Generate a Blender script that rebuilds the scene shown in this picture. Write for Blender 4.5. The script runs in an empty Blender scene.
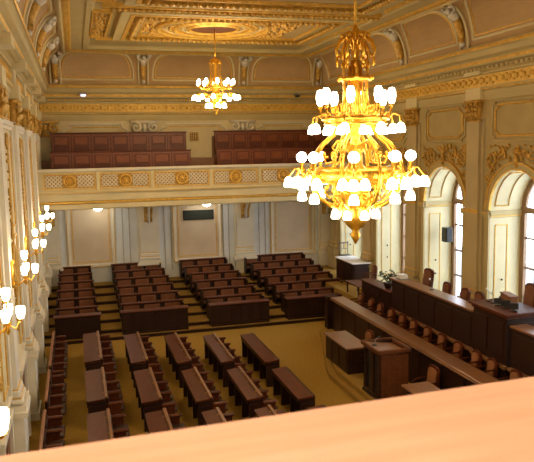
import bpy, math, random
from mathutils import Vector, Matrix
random.seed(7)
PI = math.pi
sc = bpy.context.scene
col = sc.collection
# ------------------------------------------------------------------ camera
F_PX, CX, CY, EYE = 670.0, 267.0, 231.0, 7.0
def camera_axes(vx=74.0, vy=151.0, s=-0.018):
    Y = Vector((vx-CX, vy-CY, F_PX)).normalized()
    b = Vector((vx-CX+100, vy-CY+100*s, F_PX))
    Z = Y.cross(b).normalized()
    if Z.y > 0: Z = -Z
    X = Y.cross(Z)
    if X.x < 0: X = -X
    return X, Y, Z
wx, wy, wz = camera_axes()
right = Vector((wx.x, wy.x, wz.x)); down = Vector((wx.y, wy.y, wz.y)); fwd = Vector((wx.z, wy.z, wz.z))
cam_d = bpy.data.cameras.new('camera'); cam = bpy.data.objects.new('camera', cam_d); col.objects.link(cam)
M3 = Matrix((right, -down, -fwd)).transposed()
cam.matrix_world = Matrix.Translation((0, 0, EYE)) @ M3.to_4x4()
cam_d.sensor_width = 36; cam_d.lens = F_PX/534*36; cam_d.clip_start = .05; cam_d.clip_end = 300
cam_d.dof.use_dof = True; cam_d.dof.focus_distance = 20; cam_d.dof.aperture_fstop = 11
sc.camera = cam
# ------------------------------------------------------------------ world, daylight, exposure
w = bpy.data.worlds.new('daylight'); sc.world = w; w.use_nodes = True
bg = w.node_tree.nodes['Background']; bg.inputs[0].default_value = (.80, .88, 1, 1); bg.inputs[1].default_value = 1.8
sc.view_settings.view_transform = 'Standard'; sc.view_settings.look = 'None'
sc.view_settings.exposure = 0.05; sc.view_settings.gamma = 1.0
try: sc.view_settings.use_curve_mapping = False
except Exception: pass
XL, XR, YN, YF = -1.5, 12.0, -4.0, 31.0
PIL = [18.35+3.93*k for k in range(-5, 4)]          # pilaster rhythm on both long walls
BAYS = [(PIL[i]+PIL[i+1])/2-.12 for i in range(len(PIL)-1)]
DAY_W = 420
def area(name, loc, rot, sx, sy, power, c):
    l = bpy.data.lights.new(name, 'AREA'); l.shape = 'RECTANGLE'; l.size = sx; l.size_y = sy; l.energy = power; l.color = c
    o = bpy.data.objects.new(name, l); o.location = loc; o.rotation_euler = rot; col.objects.link(o); return o
for yb in BAYS[1:]:
    area('window_daylight', (15.2, yb, 5.0), (0, math.radians(74), 0), 5.0, 3.0, DAY_W, (.74, .85, 1))
def point(name, loc, power, c, r=.3, parent=None):
    l = bpy.data.lights.new(name, 'POINT'); l.energy = power; l.color = c; l.shadow_soft_size = r
    o = bpy.data.objects.new(name, l); o.location = loc; col.objects.link(o)
    if parent: o.parent = parent
    return o
WARM = (1, .72, .38)
# lamp over the near gallery, behind and above the camera
point('gallery_lamp_light', (-.6, -.6, 8.8), 380, (1, .87, .74), .25)
# ------------------------------------------------------------------ mesh builder
class MB:
    def __init__(s): s.v = []; s.f = []
    def quad(s, a, b, c, d):
        n = len(s.v); s.v += [tuple(a), tuple(b), tuple(c), tuple(d)]; s.f.append((n, n+1, n+2, n+3)); return s
    def box(s, x0, x1, y0, y1, z0, z1, bev=0):
        if x0 > x1: x0, x1 = x1, x0
        if y0 > y1: y0, y1 = y1, y0
        if z0 > z1: z0, z1 = z1, z0
        b = min(bev, (x1-x0)*.45, (y1-y0)*.45, (z1-z0)*.45)
        n = len(s.v)
        if b <= 0:
            s.v += [(x, y, z) for z in (z0, z1) for x, y in ((x0, y0), (x1, y0), (x1, y1), (x0, y1))]
            s.f += [(n, n+3, n+2, n+1), (n+4, n+5, n+6, n+7)] + [(n+i, n+(i+1) % 4, n+4+(i+1) % 4, n+4+i) for i in range(4)]
            return s
        rings = []
        for z, q in ((z0, b), (z0+b, 0), (z1-b, 0), (z1, b)):
            X0, X1, Y0, Y1 = x0+q, x1-q, y0+q, y1-q
            e = b*(1 if q == 0 else .3)
            rings.append([(X0+e, Y0, z), (X1-e, Y0, z), (X1, Y0+e, z), (X1, Y1-e, z), (X1-e, Y1, z), (X0+e, Y1, z), (X0, Y1-e, z), (X0, Y0+e, z)])
        s.rings(rings, True, True); return s
    def rings(s, rs, cap0=False, cap1=False, close=True):
        n = len(s.v); k = len(rs[0])
        for r in rs: s.v += [tuple(p) for p in r]
        for i in range(len(rs)-1):
            for j in range(k if close else k-1):
                a = n+i*k+j; b = n+i*k+(j+1) % k
                s.f.append((a, b, b+k, a+k))
        if cap0: s.f.append(tuple(n+j for j in reversed(range(k))))
        if cap1: s.f.append(tuple(n+(len(rs)-1)*k+j for j in range(k)))
        return s
    def lathe(s, prof, cx=0, cy=0, n=12, cap=True, sx=1, sy=1):
        rs = [[(cx+max(r, .0005)*sx*math.cos(2*PI*j/n), cy+max(r, .0005)*sy*math.sin(2*PI*j/n), z) for j in range(n)] for r, z in prof]
        return s.rings(rs, cap, cap)
    def blob(s, c, r, n=6, m=4):
        rx, ry, rz = r if isinstance(r, tuple) else (r, r, r)
        rs = [[(c[0]+rx*math.sin(a)*math.cos(2*PI*j/n), c[1]+ry*math.sin(a)*math.sin(2*PI*j/n), c[2]-rz*math.cos(a)) for j in range(n)]
              for a in [max(.02, min(PI-.02, PI*i/m)) for i in range(m+1)]]
        return s.rings(rs, True, True)
    def tube(s, pts, r, n=6, caps=True, closed=False):
        P = [Vector(p) for p in pts]; rs = []; up = None
        L = len(P)
        for i, p in enumerate(P):
            if closed: t = P[(i+1) % L]-P[i-1]
            else: t = P[min(i+1, L-1)]-P[max(i-1, 0)]
            t.normalize()
            if up is None:
                up = Vector((0, 0, 1)) if abs(t.z) < .9 else Vector((1, 0, 0))
            u = (up - t*up.dot(t))
            if u.length < 1e-5: u = t.orthogonal()
            u.normalize(); up = u; v = t.cross(u)
            q = r[i] if isinstance(r, (list, tuple)) else r
            rs.append([p+(u*math.cos(2*PI*j/n)+v*math.sin(2*PI*j/n))*q for j in range(n)])
        if closed: rs.append(rs[0]); caps = False
        return s.rings(rs, caps, caps)
    def prism(s, poly, axis, a, b):
        """poly of 2D points extruded along axis from a to b"""
        def P(p, t): return {'x': (t, p[0], p[1]), 'y': (p[0], t, p[1]), 'z': (p[0], p[1], t)}[axis]
        return s.rings([[P(p, a) for p in poly], [P(p, b) for p in poly]], True, True)
    def add(s, o, mat=None):
        n = len(s.v)
        s.v += [tuple(mat @ Vector(p)) for p in o.v] if mat else o.v
        s.f += [tuple(i+n for i in f) for f in o.f]; return s
    def build(s, name, m, parent=None, smooth=False, loc=None):
        me = bpy.data.meshes.new(name); me.from_pydata(s.v, [], s.f); me.materials.append(m)
        if smooth: me.polygons.foreach_set('use_smooth', [True]*len(me.polygons))
        me.update()
        import bmesh
        bm = bmesh.new(); bm.from_mesh(me); bmesh.ops.recalc_face_normals(bm, faces=bm.faces); bm.to_mesh(me); bm.free()
        o = bpy.data.objects.new(name, me); col.objects.link(o)
        if loc: o.location = loc
        if parent: o.parent = parent
        return o
def tag(o, label=None, cat=None, group=None, kind=None):
    if label: o['label'] = label
    if cat: o['category'] = cat
    if group: o['group'] = group
    if kind: o['kind'] = kind
    return o
def thing(name, label, cat, loc=(0, 0, 0), rz=0, group=None):
    o = bpy.data.objects.new(name, None); col.objects.link(o); o.location = loc; o.rotation_euler = (0, 0, rz)
    o.empty_display_size = .1
    return tag(o, label, cat, group)
def struct(o, label=None): return tag(o, label, kind='structure')
def dup(o, parent=None):
    c = o.copy(); col.objects.link(c); c.parent = parent
    for ch in list(o.children): dup(ch, c)
    return c
def dupat(o, label, loc, rz=None, group=None):
    c = dup(o); c.location = loc
    if rz is not None: c.rotation_euler = (0, 0, rz)
    c['label'] = label
    if group: c['group'] = group
    return c
# ------------------------------------------------------------------ materials
def mat(name, c, rough=.6, metal=0, c2=None, scale=4, stretch=(1, 1, 1), bump=0, bscale=20, spec=.5, emit=0, ec=None, coat=0):
    m = bpy.data.materials.new(name); m.use_nodes = True; nt = m.node_tree; b = nt.nodes['Principled BSDF']
    b.inputs['Roughness'].default_value = rough; b.inputs['Metallic'].default_value = metal
    b.inputs['Specular IOR Level'].default_value = spec
    if coat: b.inputs['Coat Weight'].default_value = coat; b.inputs['Coat Roughness'].default_value = .12
    tc = nt.nodes.new('ShaderNodeTexCoord'); mp = nt.nodes.new('ShaderNodeMapping'); mp.inputs['Scale'].default_value = stretch
    nt.links.new(tc.outputs['Object'], mp.inputs['Vector'])
    n = nt.nodes.new('ShaderNodeTexNoise'); n.inputs['Scale'].default_value = scale; n.inputs['Detail'].default_value = 4
    nt.links.new(mp.outputs[0], n.inputs['Vector'])
    r = nt.nodes.new('ShaderNodeValToRGB'); e = r.color_ramp.elements
    if c2 is None: c2 = tuple(x*.88 for x in c)
    e[0].position = .32; e[1].position = .68; e[0].color = (*c2, 1); e[1].color = (*c, 1)
    nt.links.new(n.outputs[0], r.inputs[0]); nt.links.new(r.outputs[0], b.inputs['Base Color'])
    if bump:
        n2 = nt.nodes.new('ShaderNodeTexNoise'); n2.inputs['Scale'].default_value = bscale; n2.inputs['Detail'].default_value = 3
        nt.links.new(mp.outputs[0], n2.inputs['Vector'])
        bp = nt.nodes.new('ShaderNodeBump'); bp.inputs['Strength'].default_value = bump; bp.inputs['Distance'].default_value = .05
        nt.links.new(n2.outputs[0], bp.inputs['Height']); nt.links.new(bp.outputs[0], b.inputs['Normal'])
    if emit:
        b.inputs['Emission Color'].default_value = (*(ec or c), 1); b.inputs['Emission Strength'].default_value = emit
    return m
CREAM = mat('cream_plaster', (.70, .61, .36), .6, scale=1.2)
CORN = mat('cornice_paint', (.53, .43, .20), .6, scale=1.2)
PALE = mat('pale_plaster', (.76, .71, .58), .6, scale=1.2)
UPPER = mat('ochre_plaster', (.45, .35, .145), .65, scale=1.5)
PANELC = mat('ochre_panel_paint', (.44, .32, .14), .65, scale=1.5)
COVE = mat('cove_tan_paint', (.50, .33, .15), .7, scale=1.5)
LOWW = mat('grey_white_plaster', (.70, .73, .74), .6, scale=1.2)
BEIGE = mat('beige_panel_paint', (.66, .54, .38), .6, scale=1.2)
GOLD = mat('gilding', (.84, .54, .11), .42, .4, (.62, .36, .06), 6, bump=.25, bscale=14)
GOLDR = mat('gilt_relief', (.74, .46, .10), .45, .35, (.48, .27, .05), 9, bump=.6, bscale=22)
GBRASS = mat('polished_brass', (.86, .50, .06), .28, .8, (.62, .32, .03), 8)
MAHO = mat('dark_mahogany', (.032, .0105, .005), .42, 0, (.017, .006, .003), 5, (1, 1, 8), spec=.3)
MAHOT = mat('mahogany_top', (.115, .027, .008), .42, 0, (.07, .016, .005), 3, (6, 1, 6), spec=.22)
GLOSSY = mat('polished_desk_top', (.24, .105, .042), .3, 0, (.20, .085, .033), 3, (4, 1, 4), spec=.6)
LECT = mat('lectern_wood', (.15, .050, .018), .45, 0, (.10, .032, .011), 4, (1, 1, 6), spec=.3)
MAHOR = mat('red_mahogany', (.23, .062, .016), .45, 0, (.16, .040, .011), 4, (1, 1, 6))
MAHOD = mat('deep_red_mahogany', (.13, .030, .012), .5, 0, (.09, .018, .008), 4, (1, 1, 6))
BROWN = mat('mid_brown_wood', (.25, .11, .04), .42, 0, (.17, .07, .025), 4, (1, 1, 6))
LEATH = mat('brown_leather', (.23, .085, .035), .42, 0, (.16, .055, .022), 6, spec=.5)
DLEATH = mat('dark_leather', (.05, .018, .010), .5, 0, (.03, .011, .006), 6, spec=.3)
LEATHT = mat('tan_leather', (.32, .13, .052), .45, 0, (.24, .09, .035), 6)
CARPET = mat('ochre_carpet', (.33, .20, .045), .95, 0, (.25, .145, .03), 30, spec=.1)
FLOORW = mat('olive_floor_carpet', (.36, .21, .034), .9, 0, (.28, .165, .026), 14, spec=.15)
STONE = mat('white_statue_plaster', (.70, .66, .58), .5)
RAILW = mat('honey_wood_rail', (.80, .44, .30), .4, 0, (.72, .36, .23), 2.2, (1, 14, 14), spec=.4)
SHADE = mat('lit_glass_shade', (1, .93, .80), .4, emit=16, ec=(1, .86, .62))
GLOBE = mat('lit_globe', (1, .95, .9), .4, emit=13, ec=(1, .87, .74))
DOWNL = mat('lit_downlight', (1, .95, .85), .4, emit=14, ec=(1, .93, .80))
DARK = mat('black_plastic', (.015, .015, .017), .4)
DGREEN = mat('dark_green_screen', (.018, .028, .022), .35)
METAL = mat('grey_metal', (.35, .34, .32), .35, .8)
WHITE = mat('white_cloth', (.80, .80, .78), .7)
LEAF = mat('plant_leaf', (.06, .12, .05), .5, c2=(.03, .07, .03))
WFRAME = mat('window_wood', (.26, .15, .07), .5)
BRONZE = mat('bronze_dark', (.10, .055, .02), .4, .5)
SPOTM = mat('lilac_spot_glass', (.8, .8, .95), .3, emit=1.2, ec=(.8, .82, 1))
GLASS = bpy.data.materials.new('window_glass'); GLASS.use_nodes = True
_n = GLASS.node_tree; _b = _n.nodes['Principled BSDF']; _b.inputs['Transmission Weight'].default_value = 1; _b.inputs['Roughness'].default_value = 0
_b.inputs['IOR'].default_value = 1.01; _b.inputs['Base Color'].default_value = (.97, .98, 1, 1)
# ------------------------------------------------------------------ wall coordinate maps: (s along wall, d into room, z)
def mF(s, d, z): return (s, YF-d, z)
def mR(s, d, z): return (XR-d, s, z)
def mL(s, d, z): return (XL+d, s, z)
def mbox(mb, mp, s0, s1, d0, d1, z0, z1, bev=0):
    a = mp(s0, d0, z0); b = mp(s1, d1, z1); mb.box(a[0], b[0], a[1], b[1], a[2], b[2], bev)
def frame(mb, mp, s0, s1, z0, z1, w=.05, d=.03, d0=0):
    mbox(mb, mp, s0, s1, d0, d0+d, z0, z0+w); mbox(mb, mp, s0, s1, d0, d0+d, z1-w, z1)
    mbox(mb, mp, s0, s0+w, d0, d0+d, z0+w, z1-w); mbox(mb, mp, s1-w, s1, d0, d0+d, z0+w, z1-w)
def octframe(mb, mp, s0, s1, z0, z1, cut=.15, r=.03, d=.03):
    P = [(s0+cut, z0), (s1-cut, z0), (s1-cut, z0+cut*.5), (s1, z0+cut), (s1, z1-cut), (s1-cut, z1-cut*.5), (s1-cut, z1), (s0+cut, z1), (s0+cut, z1-cut*.5), (s0, z1-cut), (s0, z0+cut), (s0+cut, z0+cut*.5)]
    mb.tube([mp(a, d, b) for a, b in P], r, 5, closed=True)
def spiral(mb, mp, cs, cz, R, hand=1, r=.03, turns=1.3, a0=0, d=.05, n=10):
    P = []
    for i in range(n+1):
        t = i/n; a = a0+hand*t*turns*2*PI; q = R*(1-.8*t)
        P.append(mp(cs+q*math.cos(a), d+.02*t, cz+q*math.sin(a)))
    mb.tube(P, [r*(1-.4*i/n) for i in range(n+1)], 5)
def foliage(mb, mp, s0, s1, z0, z1, n, size=.08, d=.04, keep=None):
    k = 0
    while k < n:
        s = random.uniform(s0, s1); z = random.uniform(z0, z1); k += 1
        if keep and not keep(s, z): continue
        q = size*random.uniform(.5, 1.2)
        c = mp(s, d, z); e = mp(0, 1, 0)
        nx = abs(mp(0, 1, 0)[0]-mp(0, 0, 0)[0]) > .5
        a = q*random.uniform(.5, 1.3)
        mb.blob(c, (d*.9, q, a) if nx else (q, d*.9, a), 5, 3)
# ------------------------------------------------------------------ floor, walls
struct(MB().quad((XL, YN, 0), (XR+1, YN, 0), (XR+1, YF, 0), (XL, YF, 0)).build('floor', FLOORW))
struct(MB().quad((XL, YN, 11.25), (XR, YN, 11.25), (XR, YF, 11.25), (XL, YF, 11.25)).build('ceiling', UPPER))
struct(MB().quad((XL, YF, 0), (XR, YF, 0), (XR, YF, 5.1), (XL, YF, 5.1)).build('wall_back', LOWW))
struct(MB().quad((XL, YF, 5.1), (XR, YF, 5.1), (XR, YF, 11.3), (XL, YF, 11.3)).build('wall_back_upper', CREAM))
struct(MB().quad((XL, YN, 0), (XR, YN, 0), (XR, YN, 11.3), (XL, YN, 11.3)).build('wall_front', CREAM))
struct(MB().quad((XL, YN, 0), (XL, YF, 0), (XL, YF, 11.3), (XL, YN, 11.3)).build('wall_left', CREAM))
# right wall with arched openings
AR, SPZ, SILL, DEEP = 1.27, 5.0, 1.35, 1.1
WB = BAYS[1:]
m = MB(); mr = MB()
ys = [YN]
for b in WB: ys += [b-AR, b+AR]
ys.append(YF)
for i in range(0, len(ys), 2): m.quad((XR, ys[i], 0), (XR, ys[i+1], 0), (XR, ys[i+1], 11.3), (XR, ys[i], 11.3))
NA = 16
for b in WB:
    arc = [(b-AR*math.cos(PI*i/NA), SPZ+AR*math.sin(PI*i/NA)) for i in range(NA+1)]
    m.quad((XR, b-AR, 0), (XR, b+AR, 0), (XR, b+AR, SILL), (XR, b-AR, SILL))
    for p, q in zip(arc, arc[1:]): m.quad((XR, p[0], p[1]), (XR, q[0], q[1]), (XR, q[0], 11.3), (XR, p[0], 11.3))
    out = [(b-AR, SILL)] + arc + [(b+AR, SILL)]
    for p, q in zip(out, out[1:]): mr.quad((XR, p[0], p[1]), (XR+DEEP, p[0], p[1]), (XR+DEEP, q[0], q[1]), (XR, q[0], q[1]))
    mr.quad((XR, b-AR, SILL), (XR+DEEP, b-AR, SILL), (XR+DEEP, b+AR, SILL), (XR, b+AR, SILL))
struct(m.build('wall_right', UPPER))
REVEAL = mat('reveal_paint', (.72, .65, .40), .55, scale=1.2)
struct(mr.build('wall_right_reveals', REVEAL))
# windows (frame with glazing bars, pane, sill) at the back of every reveal
wi = 0
for b in WB:
    if b < 12: continue
    wi += 1
    r = bpy.data.objects.new('window_%d' % wi, None); col.objects.link(r); r.location = (XR+DEEP, b, SILL); struct(r)
    f = MB(); H = SPZ-SILL
    arc = [(-AR*math.cos(PI*i/NA), H+AR*math.sin(PI*i/NA)) for i in range(NA+1)]
    arc2 = [(-(AR-.19)*math.cos(PI*i/NA), H+(AR-.19)*math.sin(PI*i/NA)) for i in range(NA+1)]
    for i in range(NA):
        f.rings([[(0, arc[i][0], arc[i][1]), (.08, arc[i][0], arc[i][1]), (.08, arc2[i][0], arc2[i][1]), (0, arc2[i][0], arc2[i][1])],
                 [(0, arc[i+1][0], arc[i+1][1]), (.08, arc[i+1][0], arc[i+1][1]), (.08, arc2[i+1][0], arc2[i+1][1]), (0, arc2[i+1][0], arc2[i+1][1])]])
    for y in (-AR, AR-.19, -.09): f.box(-.03, .08, y, y+(.19 if abs(y) > .5 else .18), 0, H+(0 if abs(y) > .5 else AR-.05))
    f.box(-.02, .09, -AR, AR, H-.12, H+.06)
    for z in (0, H*.25, H*.5, H*.75): f.box(.01, .07, -AR, AR, z, z+.06)
    for y in (-.62, .58): f.box(.01, .07, y, y+.05, 0, H)
    f.build('window_frame', WFRAME, r)
    p = MB(); p.v = [(.05, a, z) for a, z in [(-AR, 0)]+arc+[(AR, 0)]]; p.f = [tuple(range(len(p.v)))]
    p.build('pane', GLASS, r)
# reveal panels, impost mouldings, arch archivolts, knobs
tr = 0
def trim(mb, m, label=None, smooth=False):
    global tr
    tr += 1
    return struct(mb.build('trim_%d' % tr, m, smooth=smooth), label)
for b in WB:
    if b < 12: continue
    g = MB(); c = MB(); sp = MB(); kn = MB()
    for sgn in (1, -1):
        yw = b+sgn*AR
        def mJ(s, d, z, yw=yw, sgn=sgn): return (s, yw-sgn*d, z)
        frame(g, mJ, XR+.17, XR+.62, SILL+.25, SPZ-.45, .025, .02)
        mbox(c, mJ, XR-.02, XR+DEEP-.02, 0, .05, SPZ-.16, SPZ-.03); mbox(c, mJ, XR-.02, XR+DEEP-.02, 0, .03, SPZ-.24, SPZ-.17)
        mbox(g, mJ, XR-.01, XR+DEEP-.02, 0, .055, SPZ-.2, SPZ-.17)
        for z in (2.35, 2.85): kn.blob(mJ(XR+.42, .05, z), .035)
        # soffit panel lines
        a0, a1 = (.12, .86) if sgn < 0 else (PI-.86, PI-.12)
    for xs in (XR+.15, XR+.62):
        for a0, a1 in ((.10, 1.15), (1.3, PI-1.3), (PI-1.15, PI-.10)):
            P = [(xs, b-(AR-.02)*math.cos(a0+(a1-a0)*i/8), SPZ+(AR-.02)*math.sin(a0+(a1-a0)*i/8)) for i in range(9)]
            g.tube(P, .018, 4)
    for a in (.10, 1.15, 1.3, PI-1.3, PI-1.15, PI-.10):
        g.tube([(x, b-(AR-.02)*math.cos(a), SPZ+(AR-.02)*math.sin(a)) for x in (XR+.15, XR+.62)], .018, 4)
    # archivolt ring on wall face
    for R0, R1, dd, mm in ((AR, AR+.16, .06, c), (AR+.16, AR+.2, .09, g), (AR-.02, AR+.015, .08, g)):
        P0 = [(R, a) for a in [PI*i/NA for i in range(NA+1)] for R in (R0, R1)]
        for i in range(NA):
            a, a2 = PI*i/NA, PI*(i+1)/NA
            mm.rings([[mR(b-R*math.cos(t), q, SPZ+R*math.sin(t)) for R, q in ((R0, 0), (R0, dd), (R1, dd), (R1, 0))] for t in (a, a2)])
    for sgn in (1, -1):
        s0, s1 = sorted((b+sgn*AR, b+sgn*(AR+.16)))
        mbox(c, mR, s0, s1, 0, .06, 1.4, SPZ-.24); mbox(c, mR, s0-.03, s1+.1, 0, .1, SPZ-.22, SPZ-.04); mbox(g, mR, s0-.03, s1+.12, 0, .11, SPZ-.12, SPZ-.08)
    # upper octagonal panel
    octframe(g, mR, b-1.1, b+1.1, 7.22, 8.12, .16, .03); octframe(c, mR, b-1.25, b+1.25, 7.1, 8.24, .16, .035)
    # spandrel foliage and keystone
    def keep(s, z, b=b): return math.hypot(s-b, z-SPZ) > AR+.26
    foliage(sp, mR, b-1.45, b+1.45, 5.7, 6.95, 200, .07, .045, keep)
    for sgn in (1, -1):
        spiral(sp, mR, b+sgn*1.15, 6.5, .26, sgn, .04); spiral(sp, mR, b+sgn*.65, 6.68, .2, -sgn, .035, a0=1)
        spiral(sp, mR, b+sgn*1.32, 6.0, .18, -sgn, .035)
        foliage(sp, mR, b+sgn*1.4-.06, b+sgn*1.4+.06, 4.9, 6.0, 16, .06, .04)
    sp.blob(mR(b, .08, 6.5), (.08, .09, .2)); sp.blob(mR(b, .08, 6.78), (.07, .16, .09))
    trim(c, CORN); trim(g, GOLD); trim(sp, GOLDR, smooth=True); trim(kn, BRONZE, 'dark knobs on the window reveal panels')
# ------------------------------------------------------------------ cornice, frieze, cove and ceiling edge as mitred rings round the room
def ring(prof, m, smooth=False, label=None):
    mb = MB()
    for (d0, z0), (d1, z1) in zip(prof, prof[1:]):
        a = [(XL+d0, YN+d0, z0), (XR-d0, YN+d0, z0), (XR-d0, YF-d0, z0), (XL+d0, YF-d0, z0)]
        b = [(XL+d1, YN+d1, z1), (XR-d1, YN+d1, z1), (XR-d1, YF-d1, z1), (XL+d1, YF-d1, z1)]
        mb.rings([a, b])
    return trim(mb, m, label, smooth)
ring([(0, 8.30), (.05, 8.30), (.05, 8.42), (.07, 8.42), (.07, 8.56), (.13, 8.60), (.13, 8.68), (.05, 8.70)], CORN)
ring([(.131, 8.60), (.14, 8.62), (.131, 8.64)], GOLD)
ring([(.05, 8.70), (.06, 8.70), (.06, 9.05), (.05, 9.05)], mat('frieze_gold', (.80, .55, .13), .5, .15, (.66, .42, .08), 5))
ring([(.05, 9.05), (.13, 9.06), (.13, 9.12), (.20, 9.16), (.20, 9.24), (.36, 9.30), (.38, 9.46), (.50, 9.52), (.52, 9.66), (.60, 9.74), (.60, 9.82), (.42, 9.86)], CORN)
ring([(.375, 9.34), (.39, 9.38), (.385, 9.42)], GOLD); ring([(.60, 9.70), (.62, 9.74), (.61, 9.79)], GOLD)
ring([(.201, 9.17), (.215, 9.20), (.201, 9.23)], GOLD)
# relief running along the frieze, one band per wall
def frieze(mp, a, b):
    g = MB(); s = a
    nx = mp is not mF
    while s < b:
        z = 8.88; q = (.035, .07, .08) if nx else (.07, .035, .08)
        g.blob(mp(s, .08, z), q, 6, 4)
        for dz in (-.09, .09): g.blob(mp(s+.16, .07, z+dz), (.03, .07, .04) if nx else (.07, .03, .04), 5, 3)
        s += .32
    trim(g, GOLD, smooth=True)
frieze(mF, XL+.2, XR-.2); frieze(mR, 12.5, YF-.2); frieze(mL, 12.5, YF-.2)
def dentils(mp, a, b, z, h, d, step=.22):
    g = MB(); s = a
    while s < b: mbox(g, mp, s, s+step*.55, .0, d, z, z+h); s += step
    trim(g, CORN)
dentils(mF, XL+.4, XR-.4, 9.17, .07, .30); dentils(mR, 12.5, YF-.4, 9.17, .07, .30); dentils(mL, 12.5, YF-.4, 9.17, .07, .30)
def cove(t):                       # concave quarter rising from the cornice to the ceiling
    a = t*PI/2
    return (.42+.75*(1-math.cos(a)), 9.86+1.28*math.sin(a))
ring([cove(i/10) for i in range(11)], COVE, True)
ring([(1.16, 11.14), (1.22, 11.14), (1.22, 11.06), (1.30, 11.04), (1.36, 11.10)], CORN)
ring([(1.36, 11.10), (1.44, 11.06), (1.54, 11.08), (1.60, 11.14)], GOLD, True)
ring([(1.60, 11.14), (2.05, 11.14), (2.05, 11.10), (2.2, 11.10), (2.2, 11.2), (2.3, 11.25)], CORN)
def covepanel(g, mp, s0, s1, r, t0=.10, t1=.90, off=0):
    s0 += off; s1 -= off; k = (t1-t0)*.75
    P = [(s0, t0+off*.4)]
    for i in range(7):
        a = i/6*PI/2; P.append((s0+k*(1-math.cos(a))*1.2, t0+off*.4+.05+(t1-off*.4-t0-off*.4-.05)*math.sin(a)))
    for i in range(7):
        a = i/6*PI/2; P.append((s1-k*(1-math.sin(a))*1.2, t0+off*.4+.05+(t1-off*.4-t0-off*.4-.05)*math.cos(a)))
    P.append((s1, t0+off*.4))
    Q = []
    n = len(P)
    for i in range(n):
        p, q = P[i], P[(i+1) % n]
        for j in range(3): t = j/3; Q.append((p[0]+(q[0]-p[0])*t, p[1]+(q[1]-p[1])*t))
    pts = []
    for s, t in Q:
        d, z = cove(t); pts.append(mp(s, d+.02, z))
    g.tube(pts, r, 5, closed=True)
def covebays(mp, edges, corner):
    for i, (a, b) in enumerate(zip(edges, edges[1:])):
        c = MB(); g = MB()
        covepanel(c, mp, a+.42, b-.42, .045); covepanel(g, mp, a+.42, b-.42, .022, off=.13)
        trim(c, CREAM); trim(g, BRONZE if False else GOLD)
FARP = [-1.15, 3.1, 7.65, 11.75]
covebays(mF, [-.9, 3.1, 7.65, 11.4], None)
LP = [p for p in PIL if p > 9]
covebays(mR, LP, None); covebays(mL, LP, None)
# plain pilaster strips on the cove beside each figure are part of the figure bracket
def cove_figure(label, mp, s, rzkind):
    t = thing('cove_figure', label, 'statue', mp(s, .42, 9.86), 0, 'white and gold figures in the cove')
    ox, oy, oz = mp(s, .42, 9.86)
    def loc(ds, tt, lift):
        d, z = cove(tt); a = tt*PI/2
        p = mp(s+ds, d+lift*math.cos(a)*.9+.02, z-lift*math.sin(a)*.6); return (p[0]-ox, p[1]-oy, p[2]-oz)
    b = MB()
    for sx in (-.2, .2): b.tube([loc(sx, i/8, .04) for i in range(9)], .05, 5)
    b.build('rib_moulding', CREAM, t, True)
    g = MB(); g.tube([loc(0, .10+.42*i/6, .12+.05*i/6) for i in range(7)], [.06, .10, .11, .12, .13, .14, .12], 8)
    for i in range(14): g.blob(loc(random.uniform(-.1, .1), .12+.38*random.random(), .22), .05, 5, 3)
    g.build('scroll_bracket', GOLDR, t, True)
    f = MB(); f.blob(loc(0, .06, .12), .085, 7, 5); f.build('foot_ball', STONE, t, True)
    h = MB(); h.tube([loc(0, .50+.26*i/4, .2) for i in range(5)], [.11, .14, .17, .16, .07], 8)
    h.blob(loc(0, .84, .30), .095, 7, 5)
    for sx in (-1, 1):
        h.tube([loc(sx*.13, .72, .22), loc(sx*.26, .78, .2), loc(sx*.30, .90, .16), loc(sx*.16, .96, .2)], [.06, .05, .045, .04], 6)
    h.build('bust', STONE, t, True)
    return t
for s, l in zip(FARP, ('white bust on gold bracket in the far left ceiling corner', 'white bust on gold bracket above the far wall, left of the small chandelier',
                       'white bust on gold bracket above the far wall, right of the small chandelier', 'white bust on gold bracket in the far right corner behind the large chandelier')):
    cove_figure(l, mF, s if abs(s-5) < 4 else (s+.55 if s < 0 else s-.5), 0)
for k, p in enumerate([p for p in PIL if 14 < p < 28]):
    cove_figure('white and gold figure in the right cove, %s from the far corner' % ('fourth', 'third', 'second', 'first')[k], mR, p, 1)
    cove_figure('white and gold figure in the left cove, %s from the far corner' % ('fourth', 'third', 'second', 'first')[k], mL, p, 2)
# ------------------------------------------------------------------ pilasters with capitals, bases and pedestals
def capital(mb, mp, s, z, w=.36, h=.62):
    nx = mp is not mF
    mbox(mb, mp, s-w, s+w, 0, .22, z+h-.07, z+h)
    mbox(mb, mp, s-w*.8, s+w*.8, 0, .15, z, z+h-.07)
    mbox(mb, mp, s-w*.95, s+w*.95, 0, .18, z-.05, z)
    for sg in (-1, 1): spiral(mb, mp, s+sg*w*.72, z+h-.2, .13, sg, .04, 1.2, a0=PI/2, d=.2)
    for k in range(5):
        x = s+(k-2)*w*.36
        mb.tube([mp(x, .15, z), mp(x, .2, z+.14), mp(x, .26, z+.24), mp(x, .24, z+.19)], [.05, .055, .04, .02], 5)
    for k in range(4):
        x = s+(k-1.5)*w*.4
        mb.tube([mp(x, .15, z+.16), mp(x, .2, z+.32), mp(x, .27, z+.40), mp(x, .25, z+.35)], [.045, .05, .035, .02], 5)
    mb.blob(mp(s, .22, z+h-.12), .07)
RPIL = mat('right_pilaster_shaded', (.52, .41, .21), .6, scale=1.2)  # darker tan than the left pilasters: shade of this wall put into the colour
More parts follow.
